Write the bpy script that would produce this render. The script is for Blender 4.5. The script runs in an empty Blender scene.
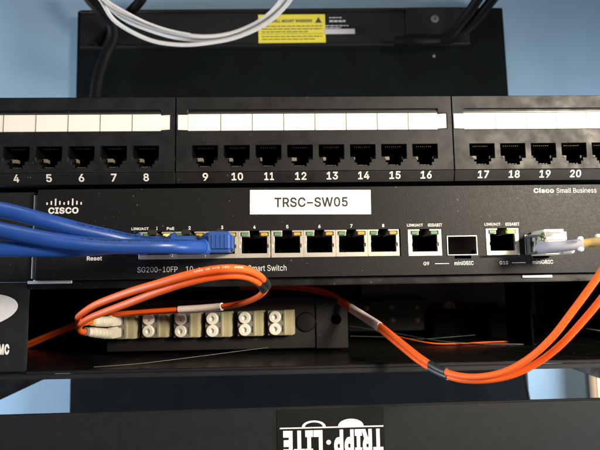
import bpy, bmesh, math, random
from mathutils import Vector, Matrix, Euler
from mathutils.geometry import delaunay_2d_cdt
random.seed(7)
S = 0.001                                   # everything below is measured in millimetres
scene = bpy.context.scene
COL = scene.collection

# ------------------------------------------------------------------ camera
CAM = Vector((-17.21, -261.42, -49.51))
ROT = (math.pi/2 + 0.10861, 0.015585, -0.032063)
cd = bpy.data.cameras.new('camera')
cam = bpy.data.objects.new('camera', cd); COL.objects.link(cam)
cam.location = CAM*S; cam.rotation_euler = ROT
cd.sensor_width = 36; cd.lens = 540/600*36
cd.clip_start = 0.005; cd.clip_end = 50
cd.dof.use_dof = True; cd.dof.focus_distance = 0.25; cd.dof.aperture_fstop = 22
scene.camera = cam

# ------------------------------------------------------------------ light
w = bpy.data.worlds.new('World'); scene.world = w; w.use_nodes = True
bg = w.node_tree.nodes['Background']
bg.inputs[0].default_value = (0.80, 0.90, 1.0, 1); bg.inputs[1].default_value = 0.065

def area(name, loc, target, size, power, color, spread=180):
    l = bpy.data.lights.new(name, 'AREA'); l.shape = 'DISK'
    l.spread = math.radians(spread); l.size = size; l.energy = power; l.color = color
    o = bpy.data.objects.new(name, l); COL.objects.link(o)
    o.location = Vector(loc)*S
    o.rotation_euler = (Vector(target)-Vector(loc)).to_track_quat('-Z', 'Y').to_euler()
    return o
area('key_lamp', (430, -520, 128), (40, 0, -40), 0.16, 1.5, (1.0, 0.87, 0.68), 68)
area('ceiling_lamp', (-150, -420, 900), (-20, 60, 0), 0.55, 4.2, (0.95, 0.97, 1.0))
area('left_wall_fill', (-1150, 110, -150), (-235, 300, -130), 0.45, 7.5, (0.78, 0.89, 1.0), 60)  # added fill light out of view, brightens the wall at lower left
area('right_wall_fill', (1150, -60, -330), (240, 300, -150), 0.45, 6.5, (0.88, 0.94, 1.0), 45)  # second added fill light, lifts the wall at lower right
scene.view_settings.view_transform = 'Standard'
scene.view_settings.look = 'None'
scene.view_settings.exposure = 0
scene.view_settings.gamma = 1

# ------------------------------------------------------------------ materials
def mat(name, col, rough=0.5, metal=0.0, spec=0.5, bump=0.0, bscale=2500, var=0.0, vscale=60, rvar=0.0, rscale=250,
        bdist=0.00006, emit=None, estr=0.0, coat=0.0, trans=0.0, dust=0.0, dscale=700):
    m = bpy.data.materials.new(name); m.use_nodes = True
    nt = m.node_tree; N = nt.nodes; L = nt.links
    b = N['Principled BSDF']
    b.inputs['Base Color'].default_value = (*col, 1)
    b.inputs['Roughness'].default_value = rough
    b.inputs['Metallic'].default_value = metal
    b.inputs['Specular IOR Level'].default_value = spec
    b.inputs['Coat Weight'].default_value = coat
    b.inputs['Transmission Weight'].default_value = trans
    tc = N.new('ShaderNodeTexCoord')
    if var:
        n = N.new('ShaderNodeTexNoise'); n.inputs['Scale'].default_value = vscale; n.inputs['Detail'].default_value = 6
        L.new(tc.outputs['Object'], n.inputs['Vector'])
        mr = N.new('ShaderNodeMapRange'); mr.inputs[1].default_value = .3; mr.inputs[2].default_value = .7
        mr.inputs[3].default_value = 1-var; mr.inputs[4].default_value = 1+var
        L.new(n.outputs['Fac'], mr.inputs[0])
        mx = N.new('ShaderNodeVectorMath'); mx.operation = 'SCALE'
        mx.inputs[0].default_value = col
        L.new(mr.outputs[0], mx.inputs['Scale']); L.new(mx.outputs[0], b.inputs['Base Color'])
    if dust:                                               # sparse pale specks and lint
        n = N.new('ShaderNodeTexNoise'); n.inputs['Scale'].default_value = dscale; n.inputs['Detail'].default_value = 2
        n2 = N.new('ShaderNodeTexNoise'); n2.inputs['Scale'].default_value = dscale/14; n2.inputs['Detail'].default_value = 3
        for q in (n, n2): L.new(tc.outputs['Object'], q.inputs['Vector'])
        r1 = N.new('ShaderNodeMapRange'); r1.inputs[1].default_value = .70; r1.inputs[2].default_value = .80; r1.inputs[4].default_value = dust
        r2 = N.new('ShaderNodeMapRange'); r2.inputs[1].default_value = .42; r2.inputs[2].default_value = .62; r2.inputs[3].default_value = .15
        L.new(n.outputs['Fac'], r1.inputs[0]); L.new(n2.outputs['Fac'], r2.inputs[0])
        pr = N.new('ShaderNodeMath'); pr.operation = 'MULTIPLY'; L.new(r1.outputs[0], pr.inputs[0]); L.new(r2.outputs[0], pr.inputs[1])
        ad = N.new('ShaderNodeVectorMath'); ad.operation = 'ADD'; ad.inputs[0].default_value = col
        if b.inputs['Base Color'].is_linked: L.new(b.inputs['Base Color'].links[0].from_socket, ad.inputs[0])
        L.new(pr.outputs[0], ad.inputs[1]); L.new(ad.outputs[0], b.inputs['Base Color'])
    if rvar:
        n = N.new('ShaderNodeTexNoise'); n.inputs['Scale'].default_value = rscale; n.inputs['Detail'].default_value = 5
        L.new(tc.outputs['Object'], n.inputs['Vector'])
        mr = N.new('ShaderNodeMapRange'); mr.inputs[1].default_value = .3; mr.inputs[2].default_value = .7
        mr.inputs[3].default_value = max(.05, rough-rvar); mr.inputs[4].default_value = min(1, rough+rvar)
        L.new(n.outputs['Fac'], mr.inputs[0]); L.new(mr.outputs[0], b.inputs['Roughness'])
    if bump:
        n = N.new('ShaderNodeTexNoise'); n.inputs['Scale'].default_value = bscale; n.inputs['Detail'].default_value = 3
        L.new(tc.outputs['Object'], n.inputs['Vector'])
        bp = N.new('ShaderNodeBump'); bp.inputs['Strength'].default_value = bump; bp.inputs['Distance'].default_value = bdist
        L.new(n.outputs['Fac'], bp.inputs['Height']); L.new(bp.outputs[0], b.inputs['Normal'])
    if emit:
        b.inputs['Emission Color'].default_value = (*emit, 1); b.inputs['Emission Strength'].default_value = estr
    return m

M = dict(
 wall=mat('wall_paint', (.155, .238, .318), .8, bump=.2, bscale=330, bdist=.0004, var=.05, vscale=12),
 board=mat('board_black', (.0022, .0028, .003), .8, spec=.04, bump=.3, bscale=1800, var=.25, vscale=40),
 rail=mat('rail_steel', (.006, .006, .0055), .65, spec=.10, bump=.3, bscale=2500, rvar=.1),
 panel=mat('panel_plastic', (.0075, .0075, .008), .50, spec=.30, dust=.18, bump=.35, bscale=2600, rvar=.10, rscale=140, var=.2, vscale=200),
 switch=mat('switch_coating', (.0085, .0085, .0085), .47, spec=.19, bump=.8, bscale=1700, rvar=.04, rscale=900, dust=.22),
 coat=mat('powder_coating', (.012, .0128, .0145), .55, spec=.22, dust=.10, dscale=950, bump=.5, bscale=2400, rvar=.08, rscale=200),
 bracket=mat('bracket_coating', (.010, .010, .0095), .42, spec=.35, dust=.2, bump=.8, bscale=2200),
 gloss=mat('tray_coating', (.006, .006, .006), .34, spec=.3, dust=.2, dscale=700, bump=.35, bscale=1500, rvar=.12, rscale=90),
 dark=mat('dark_plastic', (.004, .004, .004), .5, spec=.2),
 void=mat('black_and_shade', (.003, .003, .003), .8, spec=.03),  # black parts, and the painted shade deep in the sockets
 paper=mat('paper_white', (.80, .79, .74), .45, spec=.4, var=.02, vscale=80),
 sticker=mat('sticker_white', (.80, .79, .72), .5, var=.02, vscale=90),
 ink=mat('ink_black', (.012, .012, .012), .6),
 white=mat('print_white', (.72, .72, .70), .6),
 grey=mat('print_grey', (.36, .36, .36), .6),
 print=mat('print_silver', (.58, .58, .58), .6),
 line=mat('divider_grey', (.16, .14, .11), .6),
 nickel=mat('nickel_shield', (.52, .48, .41), .42, metal=.55, bump=.1, bscale=1500, var=.08, vscale=150),
 steel=mat('steel', (.45, .44, .42), .35, metal=.9, bump=.15, bscale=900, var=.12, vscale=200),
 gold=mat('contact_gold', (.20, .15, .07), .4, metal=.8),
 amber=mat('led_amber', (.50, .32, .04), .35, coat=.3),
 green=mat('led_green', (.10, .24, .12), .35, coat=.3),
 lit=mat('led_lit_green', (.4, .8, .1), .35, emit=(.45, 1, .08), estr=1.4),
 litamber=mat('led_lit_amber', (.9, .75, .15), .35, emit=(1, .78, .12), estr=.7),
 blue=mat('blue_pvc', (.012, .054, .25), .36, spec=.38, bump=.08, bscale=500, var=.06, vscale=60, rvar=.06),
 boot=mat('blue_boot', (.022, .075, .28), .5, spec=.35),
 clip=mat('clip_smoke', (.03, .028, .024), .25, spec=.6),
 orange=mat('orange_jacket', (.85, .112, .014), .52, spec=.22, bump=.06, bscale=500, var=.05, vscale=70),
 sleeve=mat('sleeve_white', (.80, .68, .64), .5, var=.05, vscale=200),
 tie=mat('sleeve_black', (.012, .012, .013), .5),
 beige=mat('adapter_beige', (.40, .365, .235), .45, spec=.4, var=.05, vscale=200),
 face=mat('adapter_face', (.20, .19, .155), .5),
 cap=mat('cap_white', (.86, .84, .76), .4),
 lcw=mat('connector_ivory', (.66, .63, .53), .42, var=.04, vscale=200),
 lav=mat('boot_lavender', (.47, .45, .49), .5),
 yellowc=mat('yellow_jacket', (.60, .41, .12), .42, var=.06, vscale=100),
 cablew=mat('cable_white', (.38, .36, .34), .55, spec=.2, var=.05, vscale=80),
 cableb=mat('cable_black', (.002, .002, .0022), .6, spec=.05),
 ystick=mat('sticker_yellow', (.43, .355, .012), .5),
 card=mat('cardboard', (.50, .33, .19), .8, var=.08, vscale=40),
 strip=mat('strip_steel', (.16, .155, .145), .6, metal=.5, bump=.2, bscale=900),
 ledge=mat('ledge_lit', (.17, .155, .12), .6),  # pale tone stands for lamplight on the socket ledges
 rear=mat('rear_grey', (.06, .06, .055), .6, bump=.2, bscale=1500),
 grom=mat('grommet_cream', (.62, .58, .42), .6),
 printdark=mat('print_navy', (.004, .012, .06), .5),
 printpale=mat('print_pale', (.8, .45, .3), .6),
 clear=mat('clear_plastic', (.06, .058, .055), .30, spec=.55),
 tan=mat('tan_plastic', (.075, .068, .045), .5),
 fibre=mat('fibre_pale', (.075, .08, .07), .4),
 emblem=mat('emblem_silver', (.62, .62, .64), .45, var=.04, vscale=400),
)

# ------------------------------------------------------------------ helpers
WO = {}
def W(o): return WO.get(o.name, Vector((0, 0, 0))) if o else Vector((0, 0, 0))

class MB:
    def __init__(s): s.bm = bmesh.new()
    def box(s, x0, x1, y0, y1, z0, z1, bev=0, seg=2):
        b = s.bm if not bev else bmesh.new()
        v = [b.verts.new(p) for p in ((x0,y0,z0),(x1,y0,z0),(x1,y1,z0),(x0,y1,z0),(x0,y0,z1),(x1,y0,z1),(x1,y1,z1),(x0,y1,z1))]
        for f in ((0,3,2,1),(4,5,6,7),(0,1,5,4),(1,2,6,5),(2,3,7,6),(3,0,4,7)): b.faces.new([v[i] for i in f])
        if bev:
            bmesh.ops.bevel(b, geom=b.edges[:], offset=bev, segments=seg, affect='EDGES', clamp_overlap=True)
            s._merge(b)
        return s
    def _merge(s, b):
        me = bpy.data.meshes.new('tmp'); b.to_mesh(me); b.free(); s.bm.from_mesh(me); bpy.data.meshes.remove(me)
    def prism(s, pts, y0, y1, bev=0):                      # outline in x,z pulled along y
        b = bmesh.new()
        a = [b.verts.new((x, y0, z)) for x, z in pts]; c = [b.verts.new((x, y1, z)) for x, z in pts]
        n = len(pts); b.faces.new(a); b.faces.new(c[::-1])
        for i in range(n): b.faces.new((a[i], c[i], c[(i+1) % n], a[(i+1) % n]))
        bmesh.ops.recalc_face_normals(b, faces=b.faces[:])
        if bev: bmesh.ops.bevel(b, geom=b.edges[:], offset=bev, segments=2, affect='EDGES', clamp_overlap=True)
        s._merge(b); return s
    def lathe(s, p0, d, prof, seg=24):                     # prof: (distance along d, radius)
        d = Vector(d).normalized(); u = d.orthogonal().normalized(); v = d.cross(u); p0 = Vector(p0)
        rings = []
        for t, r in prof:
            rings.append([s.bm.verts.new(p0+d*t+(u*math.cos(2*math.pi*k/seg)+v*math.sin(2*math.pi*k/seg))*max(r, .01)) for k in range(seg)])
        for a, b in zip(rings, rings[1:]):
            for k in range(seg): s.bm.faces.new((a[k], a[(k+1) % seg], b[(k+1) % seg], b[k]))
        s.bm.faces.new(rings[0][::-1]); s.bm.faces.new(rings[-1])
        return s
    def tube(s, path, r, seg=14, flat=None):
        """round sweep; r is a number or a function of 0..1"""
        P = [Vector(p) for p in path]; n = len(P)
        T = [(P[min(i+1, n-1)]-P[max(i-1, 0)]).normalized() for i in range(n)]
        u = T[0].orthogonal().normalized(); rings = []
        for i in range(n):
            u = (u-T[i]*u.dot(T[i])).normalized(); v = T[i].cross(u)
            rr = r(i/(n-1)) if callable(r) else r
            rings.append([s.bm.verts.new(P[i]+(u*math.cos(2*math.pi*k/seg)+v*math.sin(2*math.pi*k/seg))*rr) for k in range(seg)])
        for a, b in zip(rings, rings[1:]):
            for k in range(seg): s.bm.faces.new((a[k], a[(k+1) % seg], b[(k+1) % seg], b[k]))
        s.bm.faces.new(rings[0][::-1]); s.bm.faces.new(rings[-1])
        return s
    def relief(s, xs, zs, depth, back):
        """front plate of cells, each at its own y; pockets get real walls; back plate at y=back"""
        xs = sorted(set(round(x, 4) for x in xs)); zs = sorted(set(round(z, 4) for z in zs))
        nx, nz = len(xs)-1, len(zs)-1
        b = bmesh.new()
        D = [[depth((xs[i]+xs[i+1])/2, (zs[j]+zs[j+1])/2) for j in range(nz)] for i in range(nx)]
        def q(*p): b.faces.new([b.verts.new(a) for a in p])
        def get(i, j): return D[i][j] if 0 <= i < nx and 0 <= j < nz else back
        for i in range(nx):
            for j in range(nz):
                y = D[i][j]; x0, x1, z0, z1 = xs[i], xs[i+1], zs[j], zs[j+1]
                q((x0,y,z0),(x1,y,z0),(x1,y,z1),(x0,y,z1))
                for (a, c, e) in ((i+1, j, ((x1,z0),(x1,z1))), (i-1, j, ((x0,z1),(x0,z0))), (i, j+1, ((x1,z1),(x0,z1))), (i, j-1, ((x0,z0),(x1,z0)))):
                    y2 = get(a, c)
                    if y2 > y+1e-6:
                        (ax, az), (bx, bz) = e
                        q((ax,y,az),(ax,y2,az),(bx,y2,bz),(bx,y,bz))
        q((xs[0],back,zs[0]),(xs[0],back,zs[-1]),(xs[-1],back,zs[-1]),(xs[-1],back,zs[0]))
        bmesh.ops.remove_doubles(b, verts=b.verts[:], dist=1e-3)
        s._merge(b); return s
    def rot(s, ang, axis, centre):
        bmesh.ops.rotate(s.bm, verts=s.bm.verts[:], cent=centre, matrix=Matrix.Rotation(ang, 3, axis)); return s
    def build(s, name, m, parent=None, loc=None, bevel=0, smooth=True, seg=2, inner=None):
        o_at = Vector(loc) if loc is not None else W(parent)
        me = bpy.data.meshes.new(name)
        if loc is None: bmesh.ops.translate(s.bm, verts=s.bm.verts[:], vec=-o_at)
        bmesh.ops.scale(s.bm, verts=s.bm.verts[:], vec=(S, S, S))
        bmesh.ops.recalc_face_normals(s.bm, faces=s.bm.faces[:])
        s.bm.to_mesh(me); s.bm.free()
        me.materials.append(m)
        if inner:
            me.materials.append(inner[0]); oy = o_at.y if loc is None else 0
            for p in me.polygons:
                if p.center.y/S+oy > inner[1]: p.material_index = 1
        o = bpy.data.objects.new(name, me); COL.objects.link(o)
        if smooth:
            me.polygons.foreach_set('use_smooth', [True]*len(me.polygons))
            me.set_sharp_from_angle(angle=math.radians(38))
        if parent: o.parent = parent
        o.location = (o_at-W(parent))*S; WO[o.name] = o_at
        if bevel:
            b = o.modifiers.new('bevel', 'BEVEL'); b.width = bevel*S; b.segments = seg; b.limit_method = 'ANGLE'; b.angle_limit = math.radians(50)
            b.use_clamp_overlap = True
        return o

def thing(name, label, cat, loc, group=None):
    o = bpy.data.objects.new(name, None); COL.objects.link(o); o.empty_display_size = .01
    o.location = Vector(loc)*S; WO[o.name] = Vector(loc)
    return tag(o, label, cat, group)
def tag(o, label, cat, group=None, kind=None):
    o['label'] = label; o['category'] = cat
    if group: o['group'] = group
    if kind: o['kind'] = kind
    return o
def copy_part(o, parent, shift):
    c = o.copy(); COL.objects.link(c); c.parent = parent
    WO[c.name] = W(o)+Vector(shift)
    c.location = (W(c)-W(parent))*S
    for ch in o.children:
        d = ch.copy(); COL.objects.link(d); d.parent = c; WO[d.name] = W(ch)+Vector(shift)
    return c

RM = Euler(ROT, 'XYZ').to_matrix()
def U(px, py, y):
    """the point at depth y that the photograph shows at pixel px,py (photo measured 600x450)"""
    d = RM @ Vector(((px-300)/540, -(py-225)/540, -1)); return CAM+d*((y-CAM.y)/d.y)
def spline(pts, n=10):
    P = [Vector(p) for p in pts]; out = []
    for i in range(len(P)-1):
        a, b, c, d = P[max(i-1, 0)], P[i], P[i+1], P[min(i+2, len(P)-1)]
        for k in range(n):
            t = k/n
            out.append(.5*((2*b)+(c-a)*t+(2*a-5*b+4*c-d)*t*t+(3*b-a-3*c+d)*t**3))
    out.append(P[-1]); return out

# letter shapes: advance and outlines, in thousandths of the type size
GLYPHS = {
 '-': (453, ['392,244 392,188 58,188 58,244']),
 '/': (249, ['235,533 71,-76 14,-76 178,533']),
 '0': (453, ['227,-7 174,1 130,24 95,62 69,113 53,178 48,254 53,330 69,395 95,447 130,484 174,508 227,516 279,508 323,484 358,447 384,395 400,330 405,254 400,178 384,113 359,62 323,24 279,1', '227,50 261,56 290,74 313,103 330,144 340,194 344,254 340,314 330,365 313,405 290,435 261,453 227,460 192,453 163,435 140,405 123,365 113,314 109,254 113,194 123,144 140,103 163,74 192,56']),
 '1': (453, ['76,0 76,55 391,55 391,0', '276,509 276,0 212,0 212,448 86,358 86,427 198,509']),
 '2': (453, ['64,0 64,47 261,257 299,305 311,327 318,348 320,371 317,397 308,419 293,436 273,449 250,457 224,460 196,457 172,447 153,433 139,413 130,390 127,362 66,362 71,405 86,442 111,473 143,496 182,511 225,516 268,511 306,497 337,474 361,445 376,411 381,372 378,345 371,318 357,290 336,259 267,180 153,60 389,57 389,0']),
 '3': (453, ['218,-7 173,-3 133,10 98,30 70,57 52,91 44,132 109,132 115,107 126,87 144,71 165,59 191,52 219,50 248,53 275,61 297,74 315,93 325,116 329,145 326,172 316,196 299,217 275,234 242,244 201,248 157,248 157,299 288,448 70,452 70,509 372,509 372,461 211,278 211,289 264,288 308,276 344,253 371,222 387,186 393,145 387,103 370,66 344,36 309,12 266,-2']),
 '4': (453, ['40,105 40,158 247,509 311,509 109,166 413,163 413,105', '282,0 282,318 343,318 343,0']),
 '5': (453, ['221,-7 178,-2 140,11 108,32 83,60 66,93 60,130 122,130 127,108 138,89 154,73 173,60 196,52 221,50 250,53 276,64 298,82 314,104 324,131 328,162 324,193 314,221 297,244 275,262 248,273 218,277 192,275 167,268 145,258 128,246 67,253 96,509 366,509 366,452 151,452 134,301 155,315 178,325 229,334 263,330 294,321 321,306 345,285 364,260 379,231 388,199 391,163 385,117 369,76 343,41 309,15 268,-1']),
 '6': (453, ['226,-7 182,-1 142,15 109,40 84,74 69,115 64,162 68,199 80,239 102,285 252,509 322,509 151,261 154,275 165,288 179,299 214,312 235,314 278,309 316,295 346,271 370,240 384,201 389,157 384,112 368,73 343,39 310,14 271,-2', '226,48 254,52 279,63 299,79 314,101 324,128 327,157 324,187 314,213 299,235 279,251 254,262 226,265 198,262 174,252 153,235 138,214 128,188 125,158 128,128 138,102 153,79 174,63 198,52']),
 '7': (453, ['97,0 323,448 62,452 62,509 391,509 391,449 165,0']),
 '8': (453, ['226,-7 178,-2 136,11 101,33 74,62 57,96 52,135 55,166 65,195 81,220 101,241 125,256 153,265 119,282 93,308 76,342 70,380 75,417 90,450 114,477 146,498 184,511 226,516 269,511 306,498 337,477 361,450 377,417 382,380 376,342 359,308 333,282 300,267 327,256 351,241 372,220 387,195 397,166 401,135 395,96 378,62 352,33 317,11 275,-2', '226,49 258,52 285,60 307,74 323,91 333,113 337,139 333,165 322,189 305,208 283,223 256,232 226,235 196,232 169,223 147,208 130,189 119,165 115,139 119,113 129,91 145,74 167,60 195,52', '226,290 252,292 274,300 293,313 307,330 316,351 319,376 316,399 308,420 294,437 275,449 252,457 226,460 200,457 177,449 159,437 145,420 136,399 133,376 136,351 145,330 159,313 178,300 201,292']),
 '9': (453, ['226,516 271,510 310,494 343,468 368,434 384,393 389,347 385,309 373,270 350,224 315,168 200,0 130,0 301,248 299,234 273,210 238,196 218,195 175,199 137,214 106,237 83,269 68,307 64,352 69,397 85,436 110,469 143,494 182,510', '226,460 199,457 174,446 154,429 138,407 129,381 125,352 129,322 138,295 154,274 174,257 199,247 226,243 254,247 279,257 299,273 314,295 324,321 327,350 324,381 314,407 299,429 279,446 254,457']),
 ':': (188, ['95,-4 78,-1 63,9 53,24 50,41 53,59 63,73 78,83 95,87 113,83 128,73 138,59 141,41 138,24 128,9 113,-1', '95,271 78,274 63,284 53,299 50,316 53,334 63,349 78,359 95,362 113,359 128,349 138,334 141,316 138,299 128,284 113,274']),
 'A': (480, ['16,0 201,509 276,509 463,0 395,0 232,478 245,478 191,302 85,0', '110,142 110,199 370,199 370,142']),
 'B': (456, ['60,0 60,509 241,509 289,504 329,491 359,469 381,442 394,410 398,374 395,344 387,320 373,301 356,286 315,267 363,245 385,227 402,203 414,173 418,136 413,100 400,67 377,39 344,18 301,4 247,0', '125,57 245,57 296,63 330,80 349,105 355,137 352,161 342,184 327,203 306,218 279,228 248,231 125,231', '125,285 238,285 265,288 288,296 308,309 323,326 333,348 336,372 330,403 313,429 283,446 240,452 125,452']),
 'C': (510, ['267,-7 205,1 150,25 104,63 70,115 48,179 40,254 48,329 70,393 104,445 150,484 205,508 267,516 305,513 340,504 373,490 402,471 427,447 448,418 463,385 473,348 408,348 401,373 389,395 375,413 357,428 337,440 315,449 292,454 267,456 223,450 184,432 150,403 125,364 109,314 103,254 109,194 125,145 151,105 184,76 223,59 267,53 292,55 315,60 337,69 357,81 375,96 389,114 401,136 408,160 473,160 463,124 448,91 428,62 402,38 373,19 341,5 305,-4']),
 'D': (502, ['219,0 96,0 96,57 215,57 272,63 318,81 354,110 379,149 394,198 399,255 394,312 379,361 354,399 320,428 275,446 221,452 93,452 93,509 225,509 294,501 353,478 399,441 433,391 455,329 462,255 455,181 433,119 398,68 351,31 291,8', '125,509 125,0 60,0 60,509']),
 'E': (419, ['60,0 60,509 372,509 372,452 125,452 125,286 355,286 355,229 125,229 125,57 375,57 375,0']),
 'F': (410, ['60,0 60,509 369,509 369,452 125,452 125,278 346,278 346,221 125,221 125,0']),
 'G': (520, ['269,-7 205,1 149,25 104,64 69,116 47,179 40,254 47,329 69,393 103,445 149,484 203,508 265,516 304,513 340,504 374,489 403,469 429,445 449,416 465,384 474,349 408,349 399,372 387,393 373,411 356,427 337,439 315,448 291,454 265,456 222,450 183,432 150,404 125,364 109,314 103,254 109,194 125,145 151,105 184,76 224,59 269,53 309,57 345,71 374,93 396,123 410,160 415,202 434,199 283,199 283,256 478,256 478,200 471,141 451,91 419,50 377,19 326,0']),
 'I': (300, ['31,0 31,57 118,57 118,452 31,452 31,509 269,509 269,452 183,452 183,57 269,57 269,0']),
 'K': (467, ['104,145 104,216 174,303 364,509 448,509 231,276', '60,0 60,509 125,509 125,0', '372,0 188,259 228,309 449,0']),
 'L': (393, ['60,0 60,509 125,509 125,57 361,57 361,0']),
 'M': (628, ['60,0 60,509 152,509 322,49 307,49 352,187 476,509 568,509 568,0 504,0 507,457 498,409 342,0 286,0 112,457 119,457 122,0']),
 'N': (523, ['60,0 60,509 136,509 414,55 405,54 402,81 399,509 463,509 463,0 387,0 177,331 108,452 119,454 125,0']),
 'O': (533, ['267,-7 205,1 150,25 105,63 70,115 48,179 40,254 48,329 70,393 105,445 150,484 205,508 267,516 329,508 384,484 429,445 464,393 486,329 493,254 486,179 464,115 429,63 384,25 329,1', '267,53 310,59 349,76 383,105 408,144 425,194 430,254 425,314 408,365 383,404 349,433 310,450 267,456 223,450 184,433 151,404 125,364 109,314 103,254 109,194 125,144 151,105 184,76 223,59']),
 'P': (445, ['60,0 60,509 235,509 289,503 332,487 366,462 390,430 404,391 409,348 404,304 390,265 366,233 332,207 289,191 235,186 109,186 109,242 233,242 269,246 297,256 318,272 333,294 342,319 344,348 342,376 333,402 318,423 297,439 268,449 232,452 125,452 125,0']),
 'R': (449, ['60,0 60,509 236,509 290,504 333,489 367,465 390,433 405,395 409,352 405,309 390,271 367,240 333,217 289,203 236,198 96,198 96,255 234,255 269,258 298,267 319,281 334,300 342,324 345,352 342,380 334,405 319,425 298,440 269,449 233,452 125,452 125,0', '353,0 230,229 303,229 428,0']),
 'S': (447, ['224,-9 172,-4 128,9 91,31 64,60 46,96 38,137 104,137 110,110 123,88 142,71 166,59 194,52 224,49 257,52 286,60 311,74 329,92 341,114 346,139 342,161 332,179 316,193 296,205 272,214 184,239 128,260 86,289 60,326 52,372 58,413 75,448 102,476 138,498 180,511 227,516 275,511 316,498 351,476 377,449 394,415 401,378 337,378 326,412 302,437 267,453 225,459 194,456 167,448 145,435 129,418 118,398 115,376 119,352 131,334 148,319 169,308 212,293 312,264 359,238 379,220 395,198 405,171 408,139 403,99 386,64 360,34 323,11 278,-4']),
 'T': (449, ['32,452 32,509 417,509 417,452 257,452 257,0 193,0 193,452']),
 'U': (517, ['259,-8 203,-2 154,15 114,43 85,80 66,124 60,173 60,509 124,509 124,178 128,144 141,113 160,87 187,68 220,56 259,52 298,56 331,68 357,87 377,113 389,144 393,178 393,509 457,509 457,173 451,124 433,80 403,43 363,15 315,-2']),
 'W': (686, ['155,0 16,509 82,509 187,94 197,40 189,40 205,120 306,509 380,509 497,40 488,40 504,120 603,509 670,509 530,0 455,0 351,391 336,475 350,475 335,395 318,323 230,0']),
 'a': (389, ['160,-9 126,-5 94,5 68,22 48,45 35,73 30,108 34,138 43,161 58,179 78,193 125,211 252,230 265,235 273,243 273,279 267,297 256,311 240,322 220,329 196,331 171,329 149,322 132,313 107,288 100,274 41,291 57,322 79,346 104,364 133,375 163,382 215,383 263,372 286,360 306,343 322,320 333,290 337,251 337,0 277,0 277,52 252,25 236,12 215,1 190,-6', '170,45 202,49 228,59 248,74 263,93 272,115 276,138 276,190 259,182 134,159 117,150 103,139 95,124 92,105 94,87 102,72 114,61 130,52 149,47']),
 'b': (424, ['229,-8 198,-5 172,4 153,17 138,31 118,59 112,0 53,0 53,509 114,509 114,319 152,360 171,373 197,381 229,384 274,378 313,361 345,332 370,293 385,245 390,189 385,133 370,84 346,45 313,16 274,-2', '220,47 253,51 279,66 301,88 316,117 325,151 328,189 325,227 316,261 301,290 280,311 253,325 220,330 188,325 161,312 140,291 125,263 116,229 113,189 116,150 125,115 140,86 162,65 188,51']),
 'c': (396, ['207,-8 159,-2 117,16 82,46 56,85 40,133 34,187 40,243 56,291 82,330 117,360 159,378 207,384 234,383 260,377 284,368 305,356 324,341 340,322 353,301 362,277 303,262 290,289 270,311 242,325 226,329 207,330 173,325 145,310 124,287 108,258 99,224 96,187 99,151 108,117 124,89 145,66 173,51 207,46 243,52 271,66 292,89 304,117 363,102 354,78 341,56 325,37 306,21 261,-1 235,-6']),
 'e': (404, ['212,-8 161,-2 117,16 82,46 56,85 40,132 34,187 39,242 55,290 81,329 115,359 157,378 205,384 236,382 266,374 294,361 319,341 341,315 357,282 368,242 371,169 75,169 75,221 338,221 310,202 307,237 298,269 283,294 263,314 237,326 205,330 173,326 146,313 125,294 109,270 99,241 96,178 100,139 110,106 128,80 151,61 179,50 212,46 234,48 254,53 271,61 285,73 297,88 306,105 365,91 353,63 335,39 311,19 283,4 249,-5']),
 'g': (425, ['207,-151 168,-148 134,-140 105,-127 82,-110 64,-91 51,-69 101,-41 122,-66 136,-78 154,-88 178,-95 207,-97 249,-92 282,-75 304,-47 311,-6 311,68 287,41 272,28 252,16 227,8 195,5 152,10 113,27 80,53 55,90 39,136 34,191 39,246 55,293 80,332 112,361 152,378 196,384 228,382 253,373 273,360 288,346 308,319 313,379 372,379 372,-9 367,-54 350,-90 324,-117 291,-136 251,-147', '205,59 237,63 264,75 285,95 300,121 309,154 312,193 309,231 300,264 285,291 264,312 237,325 205,330 172,325 145,312 124,290 109,262 99,229 96,193 99,155 109,123 124,96 145,76 172,63']),
 'h': (410, ['114,227 114,0 53,0 53,509 114,509 114,287 102,287 124,332 152,362 187,379 227,384 264,380 295,369 321,349 341,321 353,285 357,240 357,0 296,0 296,235 290,275 273,304 246,323 210,329 184,326 161,317 141,303 126,283 117,257']),
 'i': (167, ['53,0 53,379 114,379 114,0', '84,443 67,446 54,455 44,468 41,483 44,499 54,512 67,521 84,524 100,521 114,512 123,499 126,483 123,468 114,455 100,446']),
 'l': (189, ['101,3 74,20 58,47 53,84 53,509 114,509 115,77 120,62 130,54 154,52 170,54 181,3 151,-2']),
 'm': (610, ['53,0 53,379 112,379 112,295 118,323 132,346 151,363 172,376 195,384 219,386 257,380 287,361 309,331 321,295 312,295 322,321 337,343 357,361 381,375 407,383 437,386 468,383 497,372 522,354 541,328 553,296 557,255 557,0 496,0 496,254 490,289 473,313 447,326 419,330 395,328 374,320 358,307 345,290 338,270 335,247 335,0 274,0 274,260 269,288 253,311 229,326 199,330 178,328 158,320 140,307 126,289 117,266 114,238 114,0']),
 'n': (410, ['114,227 114,0 53,0 53,379 112,379 112,287 102,287 124,332 152,362 187,379 227,384 264,380 295,369 321,349 341,321 353,285 357,240 357,0 296,0 296,235 290,275 273,304 246,323 210,329 184,326 161,317 141,303 126,283 117,257']),
 'o': (415, ['207,-8 159,-2 117,16 82,46 56,85 40,133 34,187 40,243 56,291 82,330 117,360 159,378 207,384 256,378 299,360 333,330 359,291 376,243 381,187 376,133 359,85 333,46 299,16 256,-2', '207,46 242,51 270,66 292,89 307,117 316,151 319,187 316,224 307,258 292,287 270,310 242,325 207,330 173,325 145,310 124,287 108,258 99,224 96,187 99,151 108,117 124,89 145,66 173,51']),
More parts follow.
